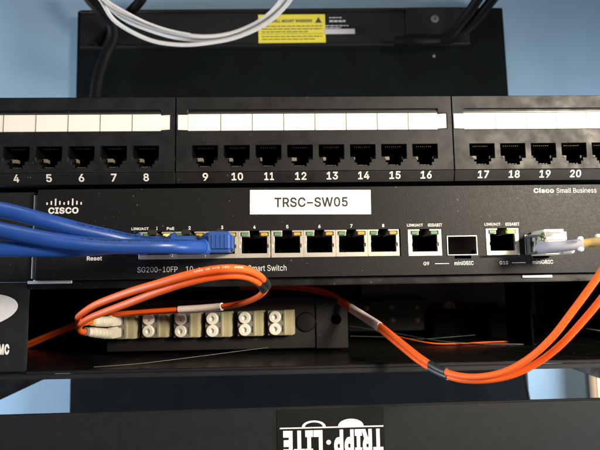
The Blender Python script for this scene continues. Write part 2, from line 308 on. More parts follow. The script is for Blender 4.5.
 'p': (424, ['53,-143 53,379 112,379 112,319 152,360 171,373 197,381 229,384 274,378 313,361 345,332 370,293 385,245 390,189 385,133 370,84 346,45 313,16 274,-2 229,-8 198,-5 173,4 153,17 138,31 118,59 114,-143', '220,47 253,51 279,66 301,88 316,117 325,151 328,189 325,227 316,261 301,290 280,311 253,325 220,330 188,325 161,312 140,291 125,263 116,229 113,189 116,150 125,115 140,86 162,65 188,51']),
 'r': (259, ['53,0 53,379 112,379 112,321 130,347 152,367 181,380 213,385 243,384 243,322 207,326 182,323 159,315 140,301 126,284 117,262 114,237 114,0']),
 's': (365, ['182,-8 145,-5 112,3 84,18 62,38 45,63 36,94 94,107 105,79 124,60 150,49 181,45 217,50 244,62 262,81 268,103 265,121 254,136 237,147 149,170 104,186 72,208 53,237 47,274 51,305 65,332 87,354 115,370 149,381 187,384 223,381 254,372 279,358 299,339 314,316 324,290 268,277 258,298 243,316 219,328 187,333 156,329 131,317 114,299 109,277 112,258 124,243 144,232 275,194 306,171 325,142 331,107 326,75 312,47 290,24 260,6 223,-5']),
 't': (227, ['204,379 204,327 6,327 6,379', '65,471 126,471 126,98 128,76 136,61 150,53 170,50 202,54 213,2 192,-3 168,-4 125,2 92,21 72,52 65,93']),
 'u': (410, ['182,-5 146,-1 115,11 89,31 69,59 57,95 53,139 53,379 114,379 114,144 119,105 137,75 164,56 200,50 226,53 249,62 268,77 283,97 293,122 296,153 296,379 357,379 357,0 298,0 298,92 307,92 286,47 257,17 222,0']),
 'w': (567, ['138,0 23,379 87,379 165,91 175,41 165,41 175,90 252,379 316,379 382,136 402,41 391,41 423,176 480,379 545,379 429,0 368,0 297,252 277,338 291,338 199,0']),
}

def marks(path, r, a, b, parent, m, side=(0, -.75, .66), h=.9, gap=.5):
    """illegible printing along a cable: short bars lying on the jacket between two path indices"""
    mb = MB(); up = Vector(side).normalized(); k = a
    rnd = random.Random(a*7+b)
    while k < min(b, len(path)-2):
        p, q = path[k], path[k+1]; d = (q-p); L = d.length; d.normalize()
        n = (up-d*up.dot(d)).normalized(); w_ = d.cross(n)
        t0 = 0
        while t0 < L:
            ln = rnd.uniform(.35, .95); t1 = min(L, t0+ln)
            if rnd.random() < .8:
                hh = h*rnd.choice((.7, 1, 1))/2; f0 = []
                for t_, v_ in ((t0, -hh), (t1, -hh), (t1, hh), (t0, hh)):
                    an = v_/r; f0.append(mb.bm.verts.new(p+d*t_+(n*math.cos(an)+w_*math.sin(an))*(r+.03)))
                mb.bm.faces.new(f0)
            t0 = t1+rnd.choice((gap*.5, gap*.6, gap*2.2))
        k += 1
    return mb.build('jacket_print', m, parent, smooth=False)

def text(name, body, x0, x1, z0, z1, y, m, parent, bold=0.0, turn=False, thick=.06):
    """lettering facing the viewer, filling the box x0..x1, z0..z1 on the plane y"""
    pen = 0; mb = MB()
    for ch in body:
        if ch == ' ': pen += .20; continue
        adv, loops = GLYPHS[ch]
        polys = []
        for lp in loops:
            p = [tuple(float(x) for x in a.split(',')) for a in lp.split()]
            p = [Vector((a/1000, b/1000)) for a, b in p]
            q = []
            for k in range(len(p)):                        # outlines run clockwise, so outwards is to the left of travel
                d0 = (p[k]-p[k-1]).normalized(); d1 = (p[(k+1) % len(p)]-p[k]).normalized()
                n = Vector((-d0.y-d1.y, d0.x+d1.x)); c = max(.35, n.length/2)
                n = n.normalized() if n.length > 1e-6 else Vector((-d0.y, d0.x))
                q.append(p[k]+n*(bold/c))
            polys.append(q)
        co, ed = [], []
        for q in polys:
            o_ = len(co); co += q; ed += [(o_+k, o_+(k+1) % len(q)) for k in range(len(q))]
        vo, _, fo, _, _, _ = delaunay_2d_cdt(co, ed, [], 0, 1e-5)
        nv = {}
        for f in fo:
            cx = sum(vo[k].x for k in f)/len(f); cy = sum(vo[k].y for k in f)/len(f); wn = 0
            for q in polys:
                for k in range(len(q)):
                    a, b = q[k-1], q[k]
                    if (a.y <= cy) != (b.y <= cy):
                        if a.x+(cy-a.y)/(b.y-a.y)*(b.x-a.x) > cx: wn += 1 if b.y > a.y else -1
            if wn:
                for k in f:
                    if k not in nv: nv[k] = mb.bm.verts.new((vo[k].x+pen, vo[k].y, 0))
                mb.bm.faces.new([nv[k] for k in f])
        pen += adv/1000+bold*1.3
    vs = [v.co.copy() for v in mb.bm.verts]
    ax, bx = min(v.x for v in vs), max(v.x for v in vs); ay, by = min(v.y for v in vs), max(v.y for v in vs)
    for v in mb.bm.verts:
        fx = (v.co.x-ax)/(bx-ax); fz = (v.co.y-ay)/(by-ay)
        if turn: fx, fz = 1-fx, 1-fz
        v.co = Vector((x0+(x1-x0)*fx, y-thick, z0+(z1-z0)*fz))
    mb.bm.normal_update()
    for f in mb.bm.faces:
        if f.normal.y > 0: f.normal_flip()
    e = [x for x in mb.bm.edges if len(x.link_faces) == 1]
    r = bmesh.ops.extrude_edge_only(mb.bm, edges=e)
    bmesh.ops.translate(mb.bm, verts=[q for q in r['geom'] if isinstance(q, bmesh.types.BMVert)], vec=(0, thick, 0))
    return mb.build(name, m, parent, smooth=False)
def textc(name, body, cx, z0, z1, y, m, parent, width, **k):
    return text(name, body, cx-width/2, cx+width/2, z0, z1, y, m, parent, **k)

# ================================================================== SETTING
o = MB().box(-1500, 1500, 300, 340, -1200, 1300).build('wall', M['wall'], smooth=False)
o['kind'] = 'structure'

# ================================================================== BACKBOARD
t = thing('rack_backboard', 'large black mounting board with yellow sticker fixed to blue wall behind the rack', 'mounting board', (0, 299, -330))
MB().box(-225.5, 224, 281, 299.5, -330, 239.5, bev=1).build('board', M['board'], t)
rl = MB().relief([-221, 185], [197, 199, 234.5, 237.5], lambda x, z: 276.0 if z < 199 or z > 234.5 else 278.0, 280.8).build('rail', M['rail'], t, bevel=.5)
pl = MB().box(118, 178, 272, 278, 205, 236, bev=1.2).build('end_plate', M['rail'], t)
MB().lathe((147, 272.2, 222.5), (0, -1, 0), [(0, 4), (.8, 4), (1.2, 3.4), (1.2, 2), (.4, 1.9)]).build('bolt', mat('bolt_dark', (.05, .05, .045), .6), pl)
for x in (122, 133): MB().lathe((x, 272.2, 222.5), (0, -1, 0), [(0, 2.4), (.3, 2.4)]).build('rivet', M['rail'], pl)
MB().lathe((147, 281, 186), (0, -1, 0), [(0, 1.6), (.5, 1.4), (.7, .8)]).build('screw', mat('screw_dark', (.08, .08, .075), .6), t)
st = MB().box(-39.5, 30.5, 277.6, 277.95, 200.5, 231.5).build('warning_sticker', M['ystick'], t)
st['label'] = 'yellow warning sticker with black print'
for x in (-33, 23.5):
    MB().prism([(x-3.5, 222.2), (x+3.5, 222.2), (x, 228.5)], 277.45, 277.6).build('warning_triangle', M['ink'], st, smooth=False)
text('lettering', 'WALL MOUNT WARNING', -26, 17, 222.7, 226.2, 277.58, M['ink'], st, bold=.03)
ln = MB()
for i, z in enumerate((218.2, 215.2, 212.2, 207.0, 204.0)):
    x = -36
    end = 27 if i not in (2, 4) else (12 if i == 2 else 20)
    while x < end:
        q = min(end, x+random.uniform(3, 7)); ln.box(x, q, 277.5, 277.6, z, z+.9); x = q+.9
ln.build('small_print', M['ink'], st, smooth=False); st.location.x += 2*S
MB().box(-37, 28, 277.5, 277.6, 210.2, 210.6).build('rule', M['ink'], st, smooth=False)
ln = MB()
for z, e in ((227.4, 50), (223.0, 54), (224.1, 54), (218.6, 57), (216.2, 49)):
    x = 32 if z < 220 else 37
    while x < e:
        q = min(e, x+random.uniform(2, 5)); ln.box(x, q, 277.8, 277.95, z, z+.8); x = q+.8
ln.build('small_print', M['grey'], t, smooth=False)
MB().box(31.2, 63.5, 277.5, 277.95, 209.8, 215.2).build('serial_strip', mat('strip_pale', (.30, .28, .29), .6), t, smooth=False)

t.rotation_euler.y = math.radians(-.55); t.location.x += 3.5*S      # the board hangs a little out of true

def cable(name, label, cat, pts, r, m, group=None, n=8):
    return tag(MB().tube(spline([U(*p) for p in pts], n), r).build(name, m), label, cat, group)
cable('black_cable', 'thick black cord curving down the left of the board behind the white cables', 'cord',
      [(78,-25,235),(88,-4,240),(100,10,245),(112,24,255),(113,38,262),(106,54,266),(99,75,266),(95,100,266),(93,130,262)], 5.6, M['cableb'], 'black cords at the top of the board')
cable('black_cable', 'black cord at top left crossing under the white cables towards the right', 'cord',
      [(152,-20,240),(141,0,245),(130,12,258),(120,22,268),(108,31,271.5),(96,44,272)], 4.6, M['cableb'], 'black cords at the top of the board')
for i, (dx, lab) in enumerate(((0, 'inner one of the two black cords at the right end of the board'), (15, 'outer one of the two black cords at the right end of the board'))):
    cable('black_cable', lab, 'cord',
      [(489+dx*.9,-24,215),(481+dx,-6,225),(472+dx*.9,8,238),(461+dx*.8,23,250),(450+dx*.5,36,258),(436+dx*.3,40,262),(415,41,264-i*8),(395,41,270-i*8)], 5.0, M['cableb'], 'black cords at the top of the board')
wl = ('upper strand of the white cables hanging in front of the yellow sticker', 'middle strand of the white cables hanging in front of the yellow sticker',
      'lowest white cable, sagging apart from its bundle at the left')
wp = ([(88,-16,150),(104,3,160),(122,14,170),(150,26,178),(178,33.5,182),(205,36.5,184),(232,33,184),(258,22,180),(275,8,172),(288,-10,160)],
      [(92,-16,155),(104,1,165),(124,19,175),(152,31,183),(178,38,187),(205,40,189),(234,36,188),(262,24.5,182),(281,8,175),(294,-10,165)],
      [(93,-14,150),(104,5,158),(114,20,166),(132,32,174),(155,41.5,180),(182,44.8,184),(208,43,185),(236,37.5,184),(264,25,179),(284,8,171),(297,-10,160)])
for p, l in zip(wp, wl):
    cable('network_cable', l, 'cable', p, 1.75, M['cablew'], 'white cables at the top')
cable('network_cable', 'thin fawn strand lying along the top of the white cables at upper left', 'cable',
      [(90,-16,140),(106,0,150),(122,10,160),(145,22,172),(168,30,178),(190,34.5,181)], 1.2, M['cablew'], 'white cables at the top')

# ================================================================== RACK FRAME
def rail_thing(x0, x1, lab):
    t = thing('rack_upright', lab, 'rack upright', ((x0+x1)/2, 20, -330), 'rack uprights')
    MB().box(x0, x1, 4, 8, -330, 43.7, bev=.6).box(x1-4 if x0 > 0 else x0, x1 if x0 > 0 else x0+4, 8.1, 40, -330, 43.7, bev=.6).build('upright', M['coat'], t)
    return t
rail_thing(-246, -222, 'left black steel rack upright that the panel ends are screwed to')
rail_thing(222, 246, 'right black steel rack upright that the panel ends are screwed to')

# gusset brackets under the fibre tray
def gusset(pts, lab):
    t = thing('tray_gusset', lab, 'bracket', (pts[0].x, 150, pts[0].z), 'gussets below the fibre tray')
    MB().prism([(p.x, p.z) for p in pts], 150, 154, bev=.4).build('gusset_plate', M['gloss'], t)
    MB().box(min(p.x for p in pts), max(p.x for p in pts), 142, 149.5, max(p.z for p in pts)-2, max(p.z for p in pts), bev=.3).build('flange', M['gloss'], t)
g0 = [U(53,375,150), U(-45,421,150), U(-110,421,150), U(-110,360,150), U(53,360,150)]
gusset(g0, 'slanted black gusset below the tray at the left, against blue wall')
g1 = [U(565,366,150), U(565,352,150), U(690,352,150), U(690,407,150), U(600,378.5,150)]
gusset(g1, 'slanted black gusset below the tray at the right, against blue wall')
cable('black_cable', 'thin black cord hanging at the right edge of the board below the tray', 'cord',
      [(519,330,262),(522,352,262),(524.5,372,262),(527,390,262),(531,410,262),(536,430,262)], 1.6, M['cableb'])
bx0 = U(597.2, 390, 284).x
t = thing('cardboard_box', 'flat tan cardboard box leaning on the blue wall at the far right edge', 'box', (bx0+80, 291, -330))
MB().box(bx0, bx0+160, 284, 299, -330, -70, bev=1).build('carton', M['card'], t)
MB().box(bx0+70, bx0+92, 283.6, 283.95, -330, -70).build('packing_tape', mat('tape_brown', (.42, .28, .14), .3), t, smooth=False)

# ================================================================== PATCH PANEL
P = 15.6
t = thing('patch_panel', 'wide black patch panel with numbered empty sockets and a white label strip', 'patch panel', (0, 10, 0))
MB().box(-241, 241, 14.3, 16, -2.9, 42.8).build('back_plate', M['coat'], t)
for s in (-1, 1):
    e = MB().box(min(s*207.3, s*241), max(s*207.3, s*241), 0.4, 3, .6, 43.2, bev=.5).build('ear', M['coat'], t)
    for z in (7, 36): MB().lathe((s*233, .45, z), (0, -1, 0), [(0, 4.5), (1.2, 4.5), (2, 3.4), (2, 1.5), (1, 1.4)]).build('screw', M['steel'], e)
HW = 6.2
for g in range(3):
    c = (g-1)*138.0
    x0, x1 = c-68.85, c+68.85
    px = [c+(k-3.5)*P for k in range(8)]
    xs = [x0, x1, c-68.2, c+66.3, c-63.2, c+61.8]; zs = [5.7, 43.7, 8.3, 10.0, 11.6, 13.4, 18.9, 26.3, 26.9, 34.7, 35.2, 37.1]
    for p in px: xs += [p-HW, p+HW, p-4.1, p+4.1, p-3.0, p+3.0, p-4.6, p+4.6]
    def dep(x, z, px=px, c=c):
        for p in px:
            u = abs(x-p)
            if u < HW and 11.6 < z < 18.9:
                if z < 13.4 and u > 4.1: return 2.6
                return 13
            if u < 4.1 and 10.0 < z < 11.6: return 13
            if u < 3.0 and 8.3 < z < 10.0: return 13
        lx = x-c
        if -63.2 < lx < 61.8 and 26.3 < z < 37.1: return 1.5 if z < 35.2 else .9
        if -68.2 < lx < 66.3 and 26.9 < z < 34.7: return 1.5
        return 0
    mod = MB().relief(xs, zs, dep, 14).build('socket_module', M['panel'], t, bevel=.22, seg=1, inner=(M['void'], 4.5))  # deep pocket faces painted darker for the shade inside the sockets
    # chin that carries the numbers, leaning back a little
    b = MB(); b.prism([(x0, .2), (x1, .2), (x1, 5.68), (x0, 5.68)], 0, 12)
    for v in b.bm.verts:
        if v.co.y < 1 and v.co.z < 1: v.co.y += 1.5
    b.build('number_chin', M['panel'], mod, bevel=.2, seg=1)
    # label strip
    sx = .9 if g == 0 else 0
    ls = MB().box(c-63.0, c+61.6, .35, 1.2, 26.5, 35.0, bev=.1, seg=1)
    ls.prism([(c-68.0, 27.1), (c-63.1, 26.9), (c-63.1, 34.7), (c-68.0, 35.1 if g else 34.5)], .5, 1.3)
    ls.prism([(c+61.7, 27.0), (c+66.1, 27.3), (c+66.1, 34.7), (c+61.7, 34.4)], .5, 1.3)
    ls = ls.build('label_strip', M['paper'], mod, smooth=False)
    dv = MB()
    for k in range(7): 
        x = c+(k-3)*P+sx
        dv.box(x-(.16 if g < 2 else .06), x+(.16 if g < 2 else .06), .2, .34, 26.55, 34.95)
    dv.build('divider', M['line'], mod, smooth=False)
    ck = MB().box(c-63.2, c+61.8, .25, .9, 35.25, 35.75, bev=.1).build('label_ledge', M['clear'], mod)
    for k, p in enumerate(px):
        n = 8*g+k+1
        j = MB()
        for q in range(8): j.tube([(p-3.57+q*1.02, 2.6, 18.3), (p-3.57+q*1.02, 6, 17.9)], .2, seg=5)
        j.build('contact_row', M['gold'], mod)
        MB().box(p-5.9, p-1.5-.9*(k % 3), 4.2+.5*(k % 2), 7.5, 11.9, 13.7, bev=.2).build('latch_ledge', M['ledge'], mod)  # left ledge only, coloured paler as if lit from the right
        lt = MB(); lt.box(p-2.9, p+2.9, 3.0, 5, 8.4, 9.2); 
        for q in (-1.6, .1, 1.7): lt.box(p+q-.35, p+q+.35, 1.4, 3.0, 8.4, 8.9)
        lt.build('latch_rib', M['tan'], mod, smooth=False)
        wd = 2.7 if n < 10 else 5.6
        if n >= 10 and str(n)[1] == '1': wd = 4.7
        cx = p+(0.2 if n < 10 else .2)
        o = textc('number', str(n), cx, 1.55, 5.25, 0, M['white'], mod, wd, bold=.02)
        for v in o.data.vertices:                       # follow the lean of the chin
            v.co.y += 1.5*S*(5.68-(v.co.z/S+W(mod).z))/5.48

# ================================================================== SWITCH
Y = -6.0
sw = thing('network_switch', 'black network switch with white name sticker, metal sockets and blue cables plugged in', 'network switch', (0, 80, -46.3))
SX0, SX1 = -131.9, 147.5
def ipx(i): return -76.2+(i-1)*15.29+(0 if i < 5 else .3)      # centres of sockets one to eight
xs = [SX0, SX1]; zs = [-46.2, -3.4]
openings = [(-84.6, 39.3, -37.1, -24.1), (42.7, 59.2, -37.3, -24.3), (80.5, 96.7, -37.4, -24.3), (61.4, 76.3, -37.3, -27.5), (65, 73, -38.7, -37.3), (99.2, 114.2, -37.5, -27.6), (103, 110.6, -38.9, -37.5)]
for a, b_, c_, d in openings: xs += [a, b_]; zs += [c_, d]
def dep(x, z):
    for a, b_, c_, d in openings:
        if a < x < b_ and c_ < z < d: return 22
    return Y
MB().relief(xs, zs, dep, 24).build('front_bezel', M['switch'], sw, bevel=.45)
MB().box(SX0+.8, SX1-.8, 24.2, 170, -45.4, -4.2).build('chassis', M['coat'], sw)
e = MB().box(-241, -136.3, -.4, 2.2, -46.6, -3.6, bev=.3).box(-139, -136.2, 2.4, 40, -45.6, -4).build('mounting_ear', M['coat'], sw)
for z in (-10, -39): MB().lathe((-233, -.4, z), (0, -1, 0), [(0, 4.5), (1.2, 4.5), (2, 3.4), (2, 1.5), (1, 1.4)]).build('screw', M['steel'], e)
e = MB().box(151.5, 241, -.4, 2.2, -46.6, -3.6, bev=.3).box(151.4, 154, 2.4, 40, -45.6, -4).build('mounting_ear', M['coat'], sw)
MB().tube([(-134.7, -1.2, -5.4), (-134.7, -1.2, -30), (-134.7, -1.2, -45.2)], 1.15, seg=12).build('edge_strip', M['strip'], sw)
MB().box(-136.1, -133.3, -.0, 20, -45.6, -4.2).build('edge_recess', M['dark'], sw, smooth=False)

def jack(cx, z0, z1, half, leds, name='socket', y=Y):
    """metal shield with opening, contacts and two status lights; leds = (left material, right material)"""
    iw = 6.05; b = z0+2.1
    xs = [cx-half[0], cx+half[1], cx-iw, cx+iw, cx-2.35, cx+2.35, cx-5.0, cx+5.0, cx-6.7, cx+6.7]; zs = [z0, z1, b, z1-.8, z1-2.6, b+2.6, b+4.2]
    def dep(x, z):
        u = abs(x-cx)
        if u < 2.35 and z > b: return 15
        if z > z1-.8: return y-.25
        if u < iw and b < z < z1-2.6: return 15
        if 2.35 < u < 6.7 and z1-2.6 < z < z1-.8: return 1.5+y
        if iw < u < 6.7 and b+2.6 < z < b+4.2: return y+.6
        return y-.25
    j = MB().relief(xs, zs, dep, 16).build(name, M['nickel'], sw, bevel=.12, seg=1)
    for s, lm in ((-1, leds[0]), (1, leds[1])):
        xa, xb = sorted((cx+s*2.75, cx+s*6.45))
        MB().box(xa+.2, xb, y-.12, y+1.2, z1-2.45, z1-.95, bev=.3).build('status_light', M[lm], j)
    li = MB().relief([cx-5.95, cx+5.95, cx-5.6, cx+5.6], [b+.05, z1-2.65, b+.4], lambda x, z: 14.5 if abs(x-cx) < 5.6 and z > b+.4 else y+1.6, 14.9)
    li.box(cx-6.0, cx+6.0, 6, 14, z1-2.75, z1-2.65)
    li.build('socket_liner', M['void'], j, smooth=False)
    c = MB()
    for q in range(8): c.tube([(cx-3.57+q*1.02, y+11, b+1.4), (cx-3.57+q*1.02, y+14, b+2.6), (cx-3.57+q*1.02, y+17, b+3.6)], .22, seg=5)
    c.build('contact_row', M['gold'], j)
    return j
for i in range(1, 9):
    cx = ipx(i)
    l = cx-(ipx(i)-7.62) if i not in (5,) else 7.7
    half = [7.62, 7.62]
    if i == 1: half[0] = 8.2
    if i == 8: half[1] = 7.5
    if i == 5: half[0] = 7.65
    if i == 4: half[1] = 7.5
    jack(cx, -37.0, -24.2, half, ('litamber' if i in () else 'green', 'litamber' if i == 1 else 'amber'))
jack(50.95, -37.2, -24.4, (8.1, 8.1), ('green', 'green'))
jack(88.6, -37.3, -24.4, (8.0, 8.0), ('green', 'lit'))

def cage(x0, x1, z0, z1):
    c = MB().relief([x0, x1, x0+.55, x1-.55, x0+3.4, x1-3.2], [z0, z1, z0+.55, z1-.6, z0-1.5],
                    lambda x, z: (14 if (x0+.55 < x < x1-.55 and z0+.55 < z < z1-.6) else (Y-.5 if z > z0 else 10)), 16)
    c = c.build('transceiver_cage', M['steel'], sw, bevel=.1, seg=1)
    MB().box(x0+.6, x1-.6, 11, 13.5, z0+.6, z1-.7).build('cage_liner', M['tan'], c, smooth=False)
    MB().box(x0+.6, x1-.6, -4, 10.8, z0+.6, z0+2.6).build('cage_floor', M['void'], c, smooth=False)
    MB().box(x0+4, x1-4, -3.2, 10, z0-1.4, z0-.2, bev=.3).build('latch_tongue', M['void'], c)
    return c
cage(61.5, 76.2, -37.2, -27.6)
cage(99.3, 114.1, -37.4, -27.7)

# name sticker and printed lettering
TY = Y-.02
nl = MB().box(-32.3, 25.6, Y-.22, Y-.01, -16.6, -4.8, bev=.05, seg=1).rot(math.radians(.55), 'Y', (-3, Y, -10.7)).build('name_sticker', M['sticker'], sw)
text('lettering', 'TRSC-SW05', -20.6, 14.5, -13.1, -8.35, Y-.215, M['ink'], nl, bold=.018)
text('brand_lettering', 'CISCO', -126.9, -112.9, -15.0, -11.9, TY, M['white'], sw, bold=.035)
eb = MB(); hs = [1.1, 2.1, 3.9, 2.1, 1.1, 2.1, 3.9, 2.1, 1.1]
for k, h in enumerate(hs):
    x = -127.6+k*1.98; z = -10.2
    eb.box(x-.33, x+.33, TY-.06, TY, z-(.9 if h > 3 else .5), z+h*.62, bev=.02, seg=1)
eb.build('brand_emblem', M['white'], sw, smooth=False)
text('brand_lettering', 'Cisco', 105.3, 115.3, -7.4, -5.0, TY, M['white'], sw, bold=.03)
text('series_lettering', 'Small Business', 116.6, 136.4, -7.5, -5.1, TY, M['white'], sw)
text('model_lettering', 'SG200-10FP', -84.9, -66.3, -43.1, -40.5, TY, M['print'], sw)
text('model_lettering', '10-port Gigabit PoE Smart Switch', -62.4, -15.3, -44.0, -40.4, TY, M['print'], sw)
text('light_caption', 'LINK/ACT', -88.0, -80.0, -23.3, -21.9, TY, M['white'], sw, bold=.02)
text('light_caption', 'PoE', -71.5, -68.0, -23.3, -21.9, TY, M['white'], sw, bold=.02)
for i in range(1, 9): textc('socket_number', str(i), ipx(i)+.1, -23.2, -21.6, TY, M['white'], sw, 1.1 if i > 1 else .6, bold=.02)
for cx in (50.95, 88.6):
    text('light_caption', 'LINK/ACT', cx-8.3, cx-.6, -23.2, -21.7, TY, M['white'], sw, bold=.02)
    text('light_caption', 'GIGABIT', cx+1.8, cx+8.7, -23.2, -21.7, TY, M['white'], sw, bold=.02)
text('socket_name', 'G9', 49.9, 52.6, -41.7, -40.0, TY, M['white'], sw, bold=.01)
text('socket_name', 'G10', 86.6, 90.7, -41.8, -40.1, TY, M['white'], sw, bold=.01)
MB().box(55.4, 62.2, TY-.05, TY, -41.1, -40.8).build('printed_rule', M['white'], sw, smooth=False)
MB().box(92.6, 99.2, TY-.05, TY, -41.2, -40.9).build('printed_rule', M['white'], sw, smooth=False)
text('socket_name', 'miniGBIC', 64.8, 74.0, -41.8, -39.9, TY, M['white'], sw, bold=.01)
text('socket_name', 'miniGBIC', 102.6, 112.6, -41.8, -39.9, TY, M['white'], sw, bold=.01)
text('button_caption', 'Reset', -108.4, -101.4, -37.2, -35.2, TY, M['white'], sw, bold=.02)
MB().lathe((-104.9, Y+.1, -32.4), (0, -1, 0), [(0, 1.1), (.12, 1.0)]).build('reset_button', M['void'], sw)

# ================================================================== BLUE CABLES
def blue(i, px_path, lab):
    cx, cz = ipx(i), -30.4
    t = thing('ethernet_cable', lab, 'cable', (cx, Y, cz), 'blue ethernet cables')
    pg = MB().box(cx-5.8, cx+5.8, -13, 6, cz-4.1, cz+3.9, bev=.5).build('plug', M['clip'], t)
    lv = MB(); lv.prism([(cx-2.2, cz+4.0), (cx+2.2, cz+4.0), (cx+1.7, cz+6.3), (cx-1.7, cz+6.3)], -16, -13, bev=.4)
    lv.box(cx-1.6, cx+1.6, -13.2, 4, cz+4.1, cz+5.4, bev=.3)
    lv.build('clip', M['clip'], pg)
    pts = [Vector((cx+1, -19, cz)), Vector((cx-4, -19.6, cz))]+[U(*p) for p in px_path]
    sp = spline(pts, 12)
    jk = MB().tube(sp, 3.02, seg=18).build('jacket', M['blue'], t)
    marks(sp, 3.02, 26+6*i, 74+6*i, jk, M['printdark'])
    # moulded boot: ribbed block over the plug, drawn out to the left along the bending cable
    b = MB().box(cx-(5.2 if i == 3 else 6.4), cx+6.4, -25.5, -12.6, cz-(4.6 if i == 3 else 3.6), cz+(4.4 if i == 3 else 2.6), bev=1.5, seg=3)
    if i == 3:
        for k in range(4): b.box(cx-2.6+k*1.9, cx-1.7+k*1.9, -25.8, -24.6, cz-3.0, cz+3.0, bev=.28, seg=2)
    b.build('boot', M['boot'], t)
    MB().tube(sp[10:30], lambda f: 4.7-1.45*f**.8, seg=18).build('strain_relief', M['boot'], t)
    return t
blue(1, [(143,247.5,-22),(131,246.5,-31),(115,246.7,-38.5),(100,247.7,-42),(70,249.5,-48),(40,249.3,-53),(0,248.8,-57),(-50,248,-61),(-120,250,-64)], 'lowest blue network cable at the left, ending in the first switch socket')
blue(2, [(177,246.3,-22),(165,245,-30.5),(148,243.4,-35.5),(128,240.6,-40),(110,236.6,-43.8),(80,230,-48.7),(40,219.5,-54.5),(0,209.8,-58.5),(-50,204,-63),(-120,200,-66)], 'topmost blue network cable at the left, ending in the second switch socket')
blue(3, [(206,246.3,-22),(193,246.8,-31),(180,246.6,-38),(162,246.4,-42.8),(130,246.4,-47),(100,245.6,-51),(70,242.6,-55),(40,238,-58.5),(0,230,-61.5),(-50,219,-63),(-120,210,-66)], 'blue network cable with visible ribbed boot, crossing in front of the other two')

# ================================================================== TRANSCEIVER AND YELLOW CABLE
t = thing('transceiver', 'metal transceiver module sticking out of the right socket of the switch', 'transceiver', (106.7, Y, -32.4))
MB().relief([100.1, 113.4, 100.7, 112.8, 106.4, 107.0], [-36.8, -28.3, -36.2, -28.9], lambda x, z: -9.5 if (z > -28.9 or z < -36.2 or x < 100.7 or x > 112.8 or 106.4 < x < 107.0) else 4, 12).build('shell', M['strip'], t, bevel=.15, seg=1)
MB().tube(spline([(99.4, -8.8, -29.2), (99.2, -15, -29.2), (99.0, -18.5, -30), (98.9, -19, -33), (99.0, -18.5, -36.4), (99.3, -14, -37), (99.6, -8.8, -37)], 5), .6, seg=8).build('bail_latch', M['strip'], t)
yc = thing('fibre_cable', 'yellow fibre cable with lavender boot plugged into the metal transceiver', 'cable', (107, -12, -33))
a0 = U(547, 244, -20)
hs = MB().box(101.6, 113.0, -20.5, -3, -37.9, -33.2, bev=.7, seg=2).box(101.6, 113.0, -20.5, -3, -32.6, -26.4, bev=1.3, seg=3).box(102.2, 112.2, -19.5, -4, -34, -31.5)
hs.build('connector', M['lcw'], yc)
MB().box(101.2, 110.0, -22.2, -19.6, -28.0, -26.9, bev=.3).build('connector_lip', M['cap'], yc)
lt = MB().prism([(99.6, -30.6), (99.8, -28.6), (101.4, -27.9), (104.2, -28.2), (104.6, -29.3), (103.0, -30.3)], -24.4, -20.7, bev=.4).build('latch', M['clip'], yc)
MB().box(100.9, 102.9, -22.4, -20.4, -36.9, -31.2, bev=.35).build('latch_frame', M['face'], yc)
MB().lathe((110.9, -20.4, -36.6), (.55, -.83, .05), [(0, 1.5), (3.5, 1.5), (4.2, 1.0)]).build('guide_pin', M['cap'], yc)
bp = spline([U(541,247.8,-21), U(550,247.5,-27), U(562,246.4,-31), U(574,245.1,-34), U(584,243.9,-36)], 8)
MB().tube(bp, lambda f: 2.75-.6*f, seg=18).build('boot', M['lav'], yc)
jp = spline([U(582,244,-35.6), U(592,242.6,-38), U(602,241.2,-41), U(630,237,-48), U(690,232,-60)], 8)
MB().tube(jp, 2.0, seg=16).build('jacket', M['yellowc'], yc)
b = MB()
for k, (px, py) in enumerate(((580.5,238.8),(581,249.3),(598,236.4))):
    c = U(px, py, -38.5); b.lathe(c-Vector((1.1, 0, 0)), (1, .05, .05), [(0, .5), (.5, 1), (1.7, 1), (2.2, .5)], seg=12)
b.build('collar_bead', M['cap'], yc)

# ================================================================== FIBRE ENCLOSURE
t = thing('fibre_enclosure', 'open black fibre tray unit with ivory adapters on a bracket, below the switch', 'fibre tray', (0, 100, -91.5))
fp = MB().box(-241, -137.2, -1.2, 1.2, -88.1, -46.7, bev=.4).build('faceplate', M['coat'], t)
fp['label'] = 'black faceplate at left with silver oval emblem'
pts = []
for k in range(64):
    a = 2*math.pi*k/64; pts.append((-161.5+20.0*math.cos(a), -60.2+8.0*math.sin(a)+2.4*math.cos(a)))
MB().prism(pts, -1.5, -1.2).build('emblem', M['emblem'], fp)
text('lettering', 'OPTICNMC', -179, -144.6, -79.9, -75.2, -1.2, M['white'], fp, bold=.05) if False else text('lettering', 'NMC', -152.0, -144.6, -80.1, -75.2, -1.2, M['white'], fp, bold=.05)
MB().box(-222, 222, .2, 250, -89.2, -88.0).build('tray_floor', M['gloss'], t, smooth=False)
lp = MB(); lp.box(-241, 241, -2.2, 0, -91.6, -89.4, bev=.35); lp.box(-136.8, 222, -1.0, 0, -89.2, -88.3, bev=.15)
lp.build('front_lip', M['coat'], t)
MB().box(-136.5, 222, -2.4, 3, -50.2, -46.4, bev=.4).build('top_lip', M['gloss'], t)
MB().box(-222, 222, 3.2, 250, -48.6, -47.4).build('top_cover', M['gloss'], t, smooth=False)
for x in (-222, 221): MB().box(x, x+1.2, 2, 250, -87.8, -48.8).build('side_wall', M['gloss'], t, smooth=False)
rw = MB().box(-220, 220, 160, 162, -87.9, -48.8).build('rear_wall', M['bracket'], t, smooth=False)
rw2 = MB().box(40, 168, 132, 136, -74, -48.9, bev=.4).build('rear_plate', M['rear'], t)
